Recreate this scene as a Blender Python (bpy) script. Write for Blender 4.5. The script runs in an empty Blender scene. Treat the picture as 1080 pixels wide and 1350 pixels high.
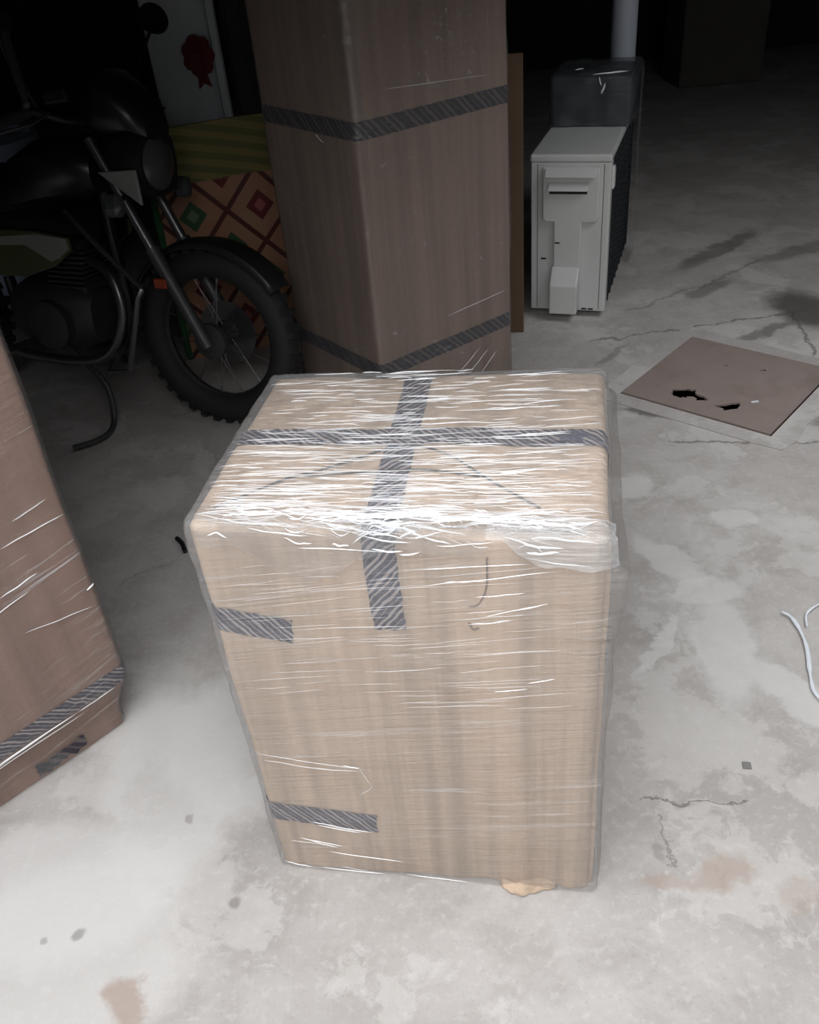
import bpy, bmesh, math, random
from mathutils import Vector, Matrix, noise
from mathutils.geometry import delaunay_2d_cdt
R = math.radians
random.seed(7)
scene = bpy.context.scene
COL = scene.collection

# ------------------------------------------------------------------ camera
F_PX, PITCH, ROLL, CAM_H = 1169.52, 0.6139, -0.0956, 1.5
fw = Vector((0, math.cos(PITCH), -math.sin(PITCH)))
rt = Vector((1, 0, 0)); up = rt.cross(fw)
r2 = rt * math.cos(ROLL) + up * math.sin(ROLL)
u2 = up * math.cos(ROLL) - rt * math.sin(ROLL)
cd = bpy.data.cameras.new('camera'); cam = bpy.data.objects.new('camera', cd); COL.objects.link(cam)
cd.sensor_fit = 'HORIZONTAL'; cd.sensor_width = 36; cd.lens = F_PX / 1080 * 36
cd.clip_start = 0.02; cd.clip_end = 100
cam.matrix_world = Matrix(((r2.x, u2.x, -fw.x, 0), (r2.y, u2.y, -fw.y, 0), (r2.z, u2.z, -fw.z, CAM_H), (0, 0, 0, 1)))
scene.camera = cam

# ------------------------------------------------------------------ daylight: plain overcast sky over the open yard
world = bpy.data.worlds.new('overcast_sky'); scene.world = world; world.use_nodes = True
bg = world.node_tree.nodes['Background']
bg.inputs[0].default_value = (0.97, 0.985, 1.0, 1); bg.inputs[1].default_value = 5.0
vs = scene.view_settings
vs.view_transform = 'Standard'; vs.look = 'None'; vs.gamma = 1; vs.use_curve_mapping = False
vs.exposure = 0.06
# sky enters only through these unseen ceiling openings, shaped to fit the light (x0, x1, y0, y1 at ceiling height)
CEIL_Z = 2.35; WELL = (-1.9, 0.9, -2.95, 1.0); BAY = (1.05, 2.7, 1.0, 2.6); BLOCKER_Z = 1.66
for q in (WELL, BAY):
    pd = bpy.data.lights.new('sky_portal', 'AREA'); pd.shape = 'RECTANGLE'; pd.size = q[1] - q[0]; pd.size_y = q[3] - q[2]; pd.cycles.is_portal = True
    po = bpy.data.objects.new('sky_portal', pd); COL.objects.link(po); po.location = ((q[0] + q[1]) / 2, (q[2] + q[3]) / 2, CEIL_Z + .16)

# ------------------------------------------------------------------ helpers
def srgb(r, g, b):
    f = lambda c: (c / 255) / 12.92 if c / 255 <= 0.04045 else ((c / 255 + 0.055) / 1.055) ** 2.4
    return (f(r), f(g), f(b), 1)

class NT:
    def __init__(self, name):
        self.m = bpy.data.materials.new(name); self.m.use_nodes = True
        self.t = self.m.node_tree; self.N = self.t.nodes
        self.bsdf = self.N['Principled BSDF']; self.out = self.N['Material Output']
    def put(self, sock, v):
        if isinstance(v, bpy.types.NodeSocket): self.t.links.new(v, sock)
        elif v is not None: sock.default_value = v
    def node(self, typ, **kw):
        n = self.N.new(typ)
        for k, v in kw.items(): setattr(n, k, v)
        return n
    def math(self, op, a, b=None, c=None, clamp=False):
        n = self.node('ShaderNodeMath', operation=op, use_clamp=clamp)
        self.put(n.inputs[0], a); self.put(n.inputs[1], b); self.put(n.inputs[2], c)
        return n.outputs[0]
    def mix(self, f, a, b, blend='MIX'):
        n = self.node('ShaderNodeMix', data_type='RGBA', blend_type=blend)
        self.put(n.inputs[0], f); self.put(n.inputs[6], a); self.put(n.inputs[7], b)
        return n.outputs[2]
    def coords(self, kind='Object'):
        return self.node('ShaderNodeTexCoord').outputs[kind]
    def mapping(self, v, loc=(0, 0, 0), rot=(0, 0, 0), scale=(1, 1, 1), vt='POINT'):
        n = self.node('ShaderNodeMapping', vector_type=vt)
        self.put(n.inputs[0], v); n.inputs[1].default_value = loc; n.inputs[2].default_value = rot; n.inputs[3].default_value = scale
        return n.outputs[0]
    def noise(self, v, scale, detail=4, rough=.55, dist=0, out=0):
        n = self.node('ShaderNodeTexNoise')
        self.put(n.inputs['Vector'], v); n.inputs['Scale'].default_value = scale
        n.inputs['Detail'].default_value = detail; n.inputs['Roughness'].default_value = rough; n.inputs['Distortion'].default_value = dist
        return n.outputs[out]
    def step(self, x, a, b):
        n = self.node('ShaderNodeMapRange', interpolation_type='SMOOTHSTEP')
        self.put(n.inputs[0], x); n.inputs[1].default_value = a; n.inputs[2].default_value = b
        n.inputs[3].default_value = 0; n.inputs[4].default_value = 1
        return n.outputs[0]
    def sep(self, v):
        n = self.node('ShaderNodeSeparateXYZ'); self.put(n.inputs[0], v); return n.outputs
    def bump(self, h, strength=.3, dist=.01):
        n = self.node('ShaderNodeBump'); n.inputs['Strength'].default_value = strength; n.inputs['Distance'].default_value = dist
        self.put(n.inputs['Height'], h); return n.outputs[0]
    def set(self, **kw):
        for k, v in kw.items(): self.put(self.bsdf.inputs[k.replace('_', ' ')], v)
        return self.m

def simple(name, col, rough=.6, metal=0.0, var=.12, scale=12, bump=0.0, spec=None, dirt=None):
    t = NT(name); co = t.coords()
    n = t.noise(co, scale, 5)
    dark = tuple(c * (1 - var) for c in col[:3]) + (1,)
    lite = tuple(min(1, c * (1 + var)) for c in col[:3]) + (1,)
    c = t.mix(n, dark, lite)
    if dirt:
        c = t.mix(t.math('MULTIPLY', t.step(t.noise(co, scale * .35, 6, .65), .5, .75), dirt[1]), c, dirt[0])
    t.set(Base_Color=c, Roughness=rough, Metallic=metal)
    if spec is not None: t.set(Specular_IOR_Level=spec)
    if bump: t.set(Normal=t.bump(t.noise(co, scale * 6, 3), bump, .004))
    return t.m

class MB:
    """collects vertices and faces for one mesh object"""
    def __init__(self): self.v = []; self.f = []; self.uv = None
    def add(self, vs_, fs):
        o = len(self.v); self.v += [Vector(p) for p in vs_]; self.f += [tuple(i + o for i in f) for f in fs]; return self
    def box(self, x0, x1, y0, y1, z0, z1, M=None):
        P = [Vector((x, y, z)) for z in (z0, z1) for y in (y0, y1) for x in (x0, x1)]
        if M: P = [M @ q for q in P]
        return self.add(P, [(0, 2, 3, 1), (4, 5, 7, 6), (0, 1, 5, 4), (2, 6, 7, 3), (0, 4, 6, 2), (1, 3, 7, 5)])
    def prism(self, pts, axis, a, b):
        """extrude a 2-D outline along an axis from a to b"""
        def mk(p, t): return {'x': (t, p[0], p[1]), 'y': (p[0], t, p[1]), 'z': (p[0], p[1], t)}[axis]
        n = len(pts)
        return self.add([mk(p, a) for p in pts] + [mk(p, b) for p in pts],
                        [tuple(range(n))[::-1], tuple(range(n, 2 * n))] + [(i, (i + 1) % n, n + (i + 1) % n, n + i) for i in range(n)])
    def tube(self, pts, rad, n=8, closed=False, flat=1.0):
        pts = [Vector(p) for p in pts]; m = len(pts); V = []; Fs = []
        rads = rad if isinstance(rad, (list, tuple)) else [rad] * m
        prev = None
        for i, p in enumerate(pts):
            a = pts[(i - 1) % m] if (i > 0 or closed) else p
            b = pts[(i + 1) % m] if (i < m - 1 or closed) else p
            t = (b - a).normalized()
            ref = prev if prev else (Vector((0, 0, 1)) if abs(t.z) < .9 else Vector((1, 0, 0)))
            s = t.cross(ref).cross(t).normalized(); prev = s
            q = t.cross(s)
            for k in range(n):
                an = 2 * math.pi * k / n
                V.append(p + s * math.cos(an) * rads[i] * flat + q * math.sin(an) * rads[i])
        for i in range(m if closed else m - 1):
            j = (i + 1) % m
            for k in range(n): Fs.append((i * n + k, i * n + (k + 1) % n, j * n + (k + 1) % n, j * n + k))
        if not closed: Fs += [tuple(range(n))[::-1], tuple((m - 1) * n + k for k in range(n))]
        return self.add(V, Fs)
    def lathe(self, prof, n=24, M=None, closed=False):
        """profile (radius, height) turned about z"""
        V = []; Fs = []; m = len(prof)
        for r_, z in prof:
            for k in range(n):
                a = 2 * math.pi * k / n; V.append(Vector((r_ * math.cos(a), r_ * math.sin(a), z)))
        for i in range(m if closed else m - 1):
            j = (i + 1) % m
            for k in range(n): Fs.append((i * n + k, i * n + (k + 1) % n, j * n + (k + 1) % n, j * n + k))
        if not closed: Fs += [tuple(range(n))[::-1], tuple((m - 1) * n + k for k in range(n))]
        if M: V = [M @ q for q in V]
        return self.add(V, Fs)
    def build(self, name, mat, parent=None, smooth=False, bevel=0, origin=None, solid=0, sharp=40):
        o3 = Vector(origin) if origin else Vector((0, 0, 0))
        me = bpy.data.meshes.new(name)
        me.from_pydata([q - o3 for q in self.v], [], self.f)
        if self.uv:
            l = me.uv_layers.new(name='UVMap')
            for lp in me.loops: l.data[lp.index].uv = self.uv[lp.vertex_index]
        bm = bmesh.new(); bm.from_mesh(me); bmesh.ops.recalc_face_normals(bm, faces=bm.faces)
        bm.to_mesh(me); bm.free()
        if smooth:
            me.polygons.foreach_set('use_smooth', [True] * len(me.polygons))
            if sharp: me.set_sharp_from_angle(angle=R(sharp))
        me.materials.append(mat)
        ob = bpy.data.objects.new(name, me); COL.objects.link(ob)
        if parent: ob.parent = parent
        elif origin: ob.location = o3
        if solid:
            md = ob.modifiers.new('thickness', 'SOLIDIFY'); md.thickness = solid; md.offset = 0
        if bevel:
            md = ob.modifiers.new('bevel', 'BEVEL'); md.width = bevel; md.segments = 2; md.limit_method = 'ANGLE'
        return ob

def tag(o, label, cat, group=None):
    o['label'] = label; o['category'] = cat
    if group: o['group'] = group
    return o
def thing(name, label, cat, loc, rot=(0, 0, 0), group=None):
    o = bpy.data.objects.new(name, None); COL.objects.link(o); o.location = loc; o.rotation_euler = rot
    o.empty_display_size = .1
    return tag(o, label, cat, group)
def struct(o, label, cat):
    o['kind'] = 'structure'; return tag(o, label, cat)

# ------------------------------------------------------------------ materials
def mat_floor():
    t = NT('worn_concrete'); co = t.coords()
    wob = t.node('ShaderNodeVectorMath', operation='MULTIPLY_ADD')
    t.put(wob.inputs[0], t.noise(co, 9, 5, .65, out=1)); wob.inputs[1].default_value = (.12, .12, 0); 
    sub = t.node('ShaderNodeVectorMath', operation='SUBTRACT'); t.put(sub.inputs[0], co); sub.inputs[1].default_value = (.06, .06, 0)
    t.put(wob.inputs[2], sub.outputs[0]); wc = wob.outputs[0]
    wob2 = t.node('ShaderNodeVectorMath', operation='MULTIPLY_ADD')
    t.put(wob2.inputs[0], t.noise(co, 40, 4, .6, out=1)); wob2.inputs[1].default_value = (.02, .02, 0)
    sub2 = t.node('ShaderNodeVectorMath', operation='SUBTRACT'); t.put(sub2.inputs[0], co); sub2.inputs[1].default_value = (.01, .01, 0)
    t.put(wob2.inputs[2], sub2.outputs[0]); wc2 = wob2.outputs[0]
    big = t.noise(co, 1.6, 6, .6); mid = t.noise(co, 7, 7, .65); fine = t.noise(co, 55, 5, .6)
    c = t.mix(t.step(big, .3, .7), srgb(162, 157, 154), srgb(184, 180, 177))
    c = t.mix(t.math('MULTIPLY', t.step(mid, .42, .66), .55), c, srgb(152, 146, 142))
    c = t.mix(t.math('MULTIPLY', t.step(fine, .5, .72), .35), c, srgb(200, 197, 194))
    c = t.mix(t.math('MULTIPLY', t.step(t.noise(co, 130, 3), .55, .75), .25), c, srgb(130, 124, 120))
    # pale cement smears with ragged rims
    sm = t.step(t.noise(wc, 2.6, 8, .66, .3), .525, .565)
    c = t.mix(t.math('MULTIPLY', sm, .38), c, srgb(202, 199, 196))
    def blob(c, x, y, rx, ry, ang, col, k, soft=.35, co_=wc):
        v = t.mapping(co_, loc=(x, y, 0), rot=(0, 0, R(ang)), scale=(rx, ry, 1), vt='TEXTURE')
        s = t.sep(v)
        d = t.math('SQRT', t.math('ADD', t.math('POWER', s[0], 2), t.math('POWER', s[1], 2)))
        m = t.math('SUBTRACT', 1, t.step(d, 1 - soft, 1 + soft))
        return t.mix(t.math('MULTIPLY', m, k), c, col)
    pale, wet, tan = srgb(204, 202, 200), srgb(82, 78, 74), srgb(158, 140, 128)
    for x, y, rx, ry, a in [(.66, 1.80, .05, .13, 25), (.72, 1.66, .09, .05, 0), (.70, 1.46, .07, .16, -12), (.80, 1.30, .05, .12, 20), (.56, 1.50, .02, .12, -40), (.9, 1.95, .06, .05, 0), (.62, 2.15, .10, .07, 10), (-.45, 1.3, .12, .2, 20), (-.7, .85, .25, .2, 20), (-.55, 1.25, .15, .25, 10), (-.75, 1.0, .25, .15, 0)]:
        c = blob(c, x, y, rx, ry, a, pale, .6, .2)  # whiter cement; the near left blobs also paint in extra brightness
    for x, y, rx, ry, a, k in [(.86, 2.56, .12, .035, -24, .75), (1.02, 2.44, .12, .02, -30, .5), (1.66, 3.25, .13, .2, 12, .9), (1.42, 3.10, .16, .03, 25, .6), (1.55, 4.0, .3, .05, 40, .6), (1.35, 3.55, .14, .04, 35, .5), (1.9, 3.9, .25, .06, 20, .5), (.82, 3.02, .1, .02, 45, .4), (1.42, 2.42, .12, .1, 0, .5)]:
        c = blob(c, x, y, rx, ry, a, wet, k)
    for x, y, rx, ry, a, k in [(-.388, .94, .011, .013, 0, .5), (-.501, 1.131, .010, .012, 0, .4), (-.67, .907, .014, .01, 20, .5), (-.73, .9, .006, .008, 0, .4), (.40, .96, .01, .02, 0, .3)]:
        c = blob(c, x, y, rx, ry, a, srgb(95, 88, 86), k, .4, wc2)
    for x, y, rx, ry, a, k in [(-.56, .775, .055, .03, -50, .75), (.50, .915, .06, .04, -10, .6), (.40, .90, .05, .015, 0, .5), (.62, .85, .04, .03, 30, .4), (.78, .98, .05, .03, 0, .4), (.85, 1.05, .07, .04, 0, .3)]:
        c = blob(c, x, y, rx, ry, a, tan, k)
    def crack(c, x, y, L, ang, w, k):
        v = t.mapping(wc, loc=(x, y, 0), rot=(0, 0, R(ang)), scale=(1, 1, 1), vt='TEXTURE'); s = t.sep(v)
        m = t.math('SUBTRACT', 1, t.step(t.math('ABSOLUTE', s[1]), w * .4, w))
        m = t.math('MULTIPLY', m, t.math('SUBTRACT', 1, t.step(t.math('ABSOLUTE', s[0]), L * .42, L * .5)))
        return t.mix(t.math('MULTIPLY', m, k), c, srgb(78, 73, 70))
    for a in [(1.20, 3.20, 1.0, 6, .009, .55), (1.25, 2.28, .9, -14, .008, .6), (1.55, 3.05, .4, 80, .010, .6), (.50, 1.06, .22, -12, .004, .6), (.42, .98, .10, 80, .003, .4), (1.5, 3.7, .5, 35, .012, .4), (-.7, 2.0, .3, 35, .005, .25), (1.15, 3.5, .4, 30, .012, .35)]:
        c = crack(c, *a)
    h = t.math('ADD', t.math('MULTIPLY', mid, .6), t.math('MULTIPLY', fine, .4))
    t.set(Base_Color=c, Roughness=t.math('ADD', .62, t.math('MULTIPLY', mid, .25)), Specular_IOR_Level=.3, Normal=t.bump(h, .35, .006))
    return t.m

def mat_card(name, col, streak=.10):
    t = NT(name); co = t.mapping(t.coords(), rot=(0, 0, R(11.5)))
    v1 = t.noise(t.mapping(co, scale=(26, 26, .7)), 1, 4, .6)
    fine = t.noise(t.mapping(co, scale=(160, 160, 2)), 1, 2)
    big = t.noise(co, 4, 5, .6)
    dk = tuple(c * (1 - streak * 2.2) for c in col[:3]) + (1,); lt = tuple(min(1, c * (1 + streak * 1.4)) for c in col[:3]) + (1,)
    c = t.mix(t.step(v1, .28, .72), dk, lt)
    c = t.mix(t.math('MULTIPLY', t.step(big, .45, .75), .35), c, tuple(x * .8 for x in col[:3]) + (1,))
    c = t.mix(t.math('MULTIPLY', fine, .12), c, dk)
    t.set(Base_Color=c, Roughness=.72, Specular_IOR_Level=.25, Normal=t.bump(t.math('ADD', v1, t.math('MULTIPLY', fine, .3)), .25, .004))
    return t.m

def mat_film(name, veil=.10, amt=.5, tint=(.96, .97, .98, 1), ang=11.5, rough=.13, slope=(0, 0)):
    t = NT(name); co = t.mapping(t.coords(), rot=(0, slope[0], R(ang)))
    w = t.noise(t.mapping(co, scale=(2.2, 60, 60)), 1, 5, .65, .5)
    w2 = t.noise(t.mapping(co, scale=(5, 150, 150)), 1, 3, .6)
    pt = t.noise(co, 5, 4, .6)
    streak = t.math('MULTIPLY', t.step(w, .56, .72), t.step(pt, .40, .62))
    fine = t.math('MULTIPLY', t.step(w2, .60, .75), t.step(pt, .45, .65))
    fac = t.math('ADD', veil, t.math('MULTIPLY', t.math('ADD', streak, t.math('MULTIPLY', fine, .6)), amt), clamp=True)  # milky film, with sheen and streak highlights whitened into the mix
    h = t.math('ADD', w, t.math('MULTIPLY', w2, .5)); h = t.math('ADD', h, t.math('MULTIPLY', pt, .6))
    nrm = t.bump(h, .8, .012)
    t.set(Base_Color=tint, Roughness=rough, Normal=nrm, Specular_IOR_Level=.6, IOR=1.5)
    tr = t.node('ShaderNodeBsdfTransparent'); tr.inputs[0].default_value = (.985, .985, .985, 1)
    gl = t.node('ShaderNodeBsdfGlossy'); gl.inputs['Roughness'].default_value = rough; t.put(gl.inputs['Normal'], nrm)
    fr = t.node('ShaderNodeFresnel'); fr.inputs[0].default_value = 1.45; t.put(fr.inputs[1], nrm)
    m1 = t.node('ShaderNodeMixShader'); t.put(m1.inputs[0], t.math('MULTIPLY', fr.outputs[0], .5, clamp=True)); t.put(m1.inputs[1], tr.outputs[0]); t.put(m1.inputs[2], gl.outputs[0])
    m2 = t.node('ShaderNodeMixShader'); t.put(m2.inputs[0], fac); t.put(m2.inputs[1], m1.outputs[0]); t.put(m2.inputs[2], t.bsdf.outputs[0])
    t.put(t.out.inputs[0], m2.outputs[0])
    return t.m

def mat_crease_glint(name='film_crease_glint', alpha=.78):
    t = NT(name)
    t.set(Base_Color=(.93, .94, .96, 1), Roughness=.18, Specular_IOR_Level=.9, Alpha=alpha)  # milky creases, film highlights put into their white colour
    return t.m

def mat_tape(name, ink=(20, 22, 54), paper=(160, 148, 146), freq=460, k=1.15):
    t = NT(name); uv = t.coords('UV'); s = t.sep(uv)
    wob = t.math('MULTIPLY', t.math('SUBTRACT', t.noise(uv, 38, 3), .5), .014)
    ph = t.math('ADD', t.math('ADD', s[0], t.math('MULTIPLY', s[1], k)), wob)
    wv = t.math('SINE', t.math('MULTIPLY', ph, freq))
    wv2 = t.math('SINE', t.math('MULTIPLY', ph, freq * .37))
    m = t.step(t.math('ADD', wv, t.math('MULTIPLY', wv2, .6)), -.8, 0.0)
    m = t.math('MULTIPLY', m, t.math('ADD', .75, t.math('MULTIPLY', t.noise(uv, 90, 3), .4)), clamp=True)
    c = t.mix(m, srgb(*paper), srgb(*ink))
    t.set(Base_Color=c, Roughness=.38, Specular_IOR_Level=.5)
    return t.m

def mat_mat():
    """woven mat: yellow-green border above a lattice of lozenges"""
    t = NT('lozenge_woven_mat'); uv = t.coords('UV'); s = t.sep(uv)
    L = .235
    a = t.math('DIVIDE', t.math('ADD', t.math('MULTIPLY', s[0], .92), t.math('MULTIPLY', s[1], .85)), L)
    b = t.math('DIVIDE', t.math('SUBTRACT', t.math('MULTIPLY', s[1], .85), t.math('MULTIPLY', s[0], .92)), L)
    ca = t.math('ABSOLUTE', t.math('SUBTRACT', t.math('FLOORED_MODULO', a, 1), .5))
    cb = t.math('ABSOLUTE', t.math('SUBTRACT', t.math('FLOORED_MODULO', b, 1), .5))
    ch = t.math('MAXIMUM', ca, cb)
    par = t.math('FLOORED_MODULO', t.math('FLOOR', a), 2)
    centre = t.mix(par, srgb(48, 82, 50), srgb(104, 30, 32))
    heart = t.mix(par, srgb(100, 122, 84), srgb(168, 92, 88))
    field = t.mix(t.noise(uv, 7, 2), srgb(172, 142, 112), srgb(162, 96, 74))
    c = t.mix(t.step(ch, .20, .22), centre, field)
    c = t.mix(t.step(ch, .09, .10), heart, c)
    c = t.mix(t.step(ch, .445, .46), c, srgb(82, 36, 34))
    band = t.step(s[1], .665, .675)
    bc = t.mix(t.step(t.math('SINE', t.math('MULTIPLY', t.math('ADD', s[1], t.math('MULTIPLY', s[0], .25)), 130)), -.2, .2), srgb(98, 94, 48), srgb(124, 114, 62))
    c = t.mix(band, c, bc)
    w = t.node('ShaderNodeTexWave'); w.inputs['Scale'].default_value = 90; t.put(w.inputs[0], uv)
    t.set(Base_Color=c, Roughness=.6, Normal=t.bump(w.outputs[1], .3, .003))
    return t.m

M_FLOOR = mat_floor()
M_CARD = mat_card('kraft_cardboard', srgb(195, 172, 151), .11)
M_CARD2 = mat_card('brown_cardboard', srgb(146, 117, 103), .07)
M_CARD_SHADE = mat_card('shaded_cardboard', srgb(147, 125, 112), .08)  # same cardboard as the large carton, shade put into a darker colour
M_FILM = mat_film('stretch_film', .12, .20, slope=(R(10), 0))
M_FILM_T = mat_film('stretch_film_thin', .06, .25)
M_FILM_L = mat_film('stretch_film_side', .05, .30, ang=-43, slope=(R(12), 0))
M_HAZE = mat_film('loose_film', .22, .25, tint=(.85, .87, .88, 1))
M_CREASE_GLINT = mat_crease_glint(); M_FAINT_GLINT = mat_crease_glint('film_wrinkle_glint', .34)
M_TAPE = mat_tape('hatched_navy_tape')
M_TAPE_D = mat_tape('hatched_dark_tape', (38, 36, 48), (92, 82, 82), 260, 1.0)
M_NAVY = simple('navy_tape_ink', srgb(26, 28, 62), .4)
M_TEAR = simple('torn_edge', srgb(128, 106, 92), .9)
M_CORD = simple('charcoal_cord', srgb(70, 66, 62), .8)
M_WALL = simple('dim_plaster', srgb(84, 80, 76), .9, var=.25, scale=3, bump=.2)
M_DARK = simple('dark_plaster', srgb(46, 44, 42), .95, var=.3, scale=3, bump=.2)  # interior surfaces made dark to keep bounced light low
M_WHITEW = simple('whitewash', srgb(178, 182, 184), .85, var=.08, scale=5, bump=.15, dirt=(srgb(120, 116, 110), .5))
M_ACW = simple('ivory_metal', srgb(190, 191, 189), .42, var=.04, scale=6, dirt=(srgb(170, 164, 150), .35))
M_ACD = simple('coil_dark', srgb(44, 48, 52), .5, .4, var=.2)
M_BLACKP = simple('black_plastic', srgb(24, 25, 27), .45, var=.2)
M_RUBBER = simple('tyre_rubber', srgb(30, 30, 31), .75, var=.25, bump=.2)
M_CHROME = simple('dull_chrome', srgb(112, 110, 112), .35, .9, var=.1)
M_ALU = simple('cast_aluminium', srgb(74, 74, 76), .5, .6, var=.2)
M_PAINT = simple('black_paint', srgb(20, 21, 24), .3, var=.2)
M_SEAT = simple('black_vinyl', srgb(22, 22, 23), .55, var=.2)
M_PVC = simple('pale_pvc', srgb(158, 163, 172), .45, var=.06, scale=4, dirt=(srgb(120, 122, 126), .4))
M_RUST = simple('rusted_plate', srgb(142, 128, 122), .8, .15, var=.12, scale=14, bump=.25, dirt=(srgb(116, 102, 95), .6))
M_PIT = simple('pit_dark', srgb(30, 26, 24), .95, var=.3)
M_CEMENT = simple('cement_rim', srgb(172, 166, 160), .85, var=.14, scale=20, bump=.3)
M_WOOD = simple('brown_board', srgb(92, 72, 54), .8, var=.3, scale=10, bump=.2)
M_GREEN = simple('lime_decal', srgb(70, 76, 46), .35, var=.1)
M_WHITE = simple('white_decal', srgb(128, 128, 126), .35, var=.06)
M_ORANGE = simple('orange_reflector', srgb(140, 58, 32), .3)
M_LENS = simple('lamp_lens', srgb(66, 68, 70), .2, .1, var=.1)
M_RED = simple('red_cloth', srgb(96, 30, 36), .85, var=.3, scale=30)
M_TUB = simple('pale_blue_plastic', srgb(170, 184, 205), .4, var=.06)
M_STRIP = simple('milky_strip', srgb(216, 220, 226), .3, var=.08)
M_GREY = simple('grey_stone', srgb(120, 118, 116), .9, var=.15, scale=60)
M_BAG = mat_film('dark_film', .35, .35, tint=(.10, .11, .12, 1), ang=20)

# ------------------------------------------------------------------ setting
def circle_poly(cx, cy, pts): return [(cx + x, cy + y) for x, y in pts]
# hatch frame: origin at its centre, axes along its sides
HC = Vector((1.146, 2.725)); HA = R(-44.0)
ex = Vector((math.cos(HA), math.sin(HA))); ey = Vector((-ex.y, ex.x))
HX, HY = .262, .265          # half sides
def hatch_pt(u, v): return (HC.x + ex.x * u + ey.x * v, HC.y + ex.y * u + ey.y * v)

def plate_mesh(outer, holes, z0, z1):
    pts = []; faces = []
    for lp in [outer] + holes:
        faces.append(list(range(len(pts), len(pts) + len(lp)))); pts += lp
    V, Ed, Fc, *_ = delaunay_2d_cdt([Vector(q) for q in pts], [], faces, 1, 1e-6)
    def inside(p, lp):
        c = False
        for i in range(len(lp)):
            (x1, y1), (x2, y2) = lp[i], lp[i - 1]
            if (y1 > p.y) != (y2 > p.y) and p.x < (x2 - x1) * (p.y - y1) / (y2 - y1) + x1: c = not c
        return c
    Fc = [f for f in Fc if not any(inside(sum((V[i] for i in f), Vector((0, 0))) / len(f), h) for h in holes)]
    mb = MB(); n = len(V)
    mb.add([(q.x, q.y, z1) for q in V], [tuple(f) for f in Fc])
    if z0 is not None:
        mb.add([(q.x, q.y, z0) for q in V], [tuple(f)[::-1] for f in Fc])
        cnt = {}
        for f in Fc:
            for i in range(len(f)):
                a, b = f[i], f[(i + 1) % len(f)]; cnt.setdefault((min(a, b), max(a, b)), []).append((a, b))
        for k, l in cnt.items():
            if len(l) == 1: a, b = l[0]; mb.f.append((b, a, n + a, n + b))
    return mb

pit_hole = [hatch_pt(u, v) for u, v in [(-HX - .005, -HY - .005), (HX + .005, -HY - .005), (HX + .005, HY + .005), (-HX - .005, HY + .005)]]
fl = plate_mesh([(-4.2, -3.0), (5.2, -3.0), (5.2, 9.0), (-4.2, 9.0)], [pit_hole], None, 0.0).build('floor', M_FLOOR)
struct(fl, 'worn pale concrete floor with stains and cracks', 'floor')
pit = MB()
P = pit_hole
for i in range(4):
    a, b = P[i], P[(i + 1) % 4]
    pit.add([(*a, 0), (*b, 0), (*b, -.5), (*a, -.5)], [(0, 1, 2, 3)])
pit.add([(*q, -.5) for q in P], [(0, 1, 2, 3)])
pit.build('pit_lining', M_PIT, fl)

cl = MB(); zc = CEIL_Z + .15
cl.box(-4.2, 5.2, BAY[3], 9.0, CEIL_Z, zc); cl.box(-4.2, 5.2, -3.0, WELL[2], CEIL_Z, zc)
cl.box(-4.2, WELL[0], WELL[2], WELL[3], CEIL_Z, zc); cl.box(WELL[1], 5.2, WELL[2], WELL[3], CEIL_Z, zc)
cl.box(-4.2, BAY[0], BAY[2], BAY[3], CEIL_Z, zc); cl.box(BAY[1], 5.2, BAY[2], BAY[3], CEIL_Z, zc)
o = cl.build('ceiling', M_DARK)
struct(o, 'dark concrete ceiling with openings shaped to fit the light over the yard', 'ceiling')
for k_, q in enumerate([(-4.2, BAY[0], WELL[3], WELL[3] + .15, BLOCKER_Z), (BAY[0] - .15, BAY[0], BAY[2], BAY[3] + .15, BLOCKER_Z), (BAY[0], 5.2, BAY[3], BAY[3] + .15, BLOCKER_Z + .5)]):
    o = MB().box(*q[:4], q[4], CEIL_Z).build('trim_%d' % (k_ + 2), M_DARK)  # unseen slabs added to block sky light from the interior
    struct(o, ['front', 'side', 'rear'][k_] + ' added light-blocking slab along the edge of the ceiling opening', 'light blocker')
o = MB().box(-4.2, 5.2, 9.0, 9.2, 0, CEIL_Z).build('wall_back', M_DARK)
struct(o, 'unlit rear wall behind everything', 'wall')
o = MB().box(-4.4, -4.2, -3.0, 9.0, 0, CEIL_Z).build('wall_left', M_DARK)
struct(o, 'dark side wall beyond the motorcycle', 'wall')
o = MB().box(5.2, 5.4, -3.0, 9.0, 0, CEIL_Z).build('wall_right', M_DARK)
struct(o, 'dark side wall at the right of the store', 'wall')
o = MB().box(-4.2, 5.2, -3.2, -3.0, 0, CEIL_Z).build('wall_front', M_WHITEW)  # white so that it bounces light onto the front faces
struct(o, 'unseen yard wall behind the viewer, whitened to bounce light', 'wall')
o = MB().box(2.46, 3.12, 7.6, 8.1, 0, CEIL_Z).build('pillar', M_WALL, bevel=.02)
struct(o, 'dim grey pillar standing at the back of the store', 'pillar')
o = MB().box(-.815, -.575, 3.78, 4.02, 0, CEIL_Z).build('pillar', M_WHITEW, bevel=.01)
struct(o, 'whitewashed pillar behind the patterned mat', 'pillar')
o = MB().box(-.572, -.545, 3.76, 3.82, 0, CEIL_Z).build('trim_1', M_WHITEW, bevel=.004)
struct(o, 'narrow pale door jamb beside the whitewashed pillar', 'trim')
sh = MB().box(-.54, .55, 3.90, 3.93, 0, 2.4).build('door_1', M_DARK)
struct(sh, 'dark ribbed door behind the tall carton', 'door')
for i in range(9):
    x = -.52 + i * .115
    MB().box(x, x + .05, 3.87, 3.90, .02, 2.38).build('door_slat', M_DARK, sh, bevel=.006)

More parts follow.
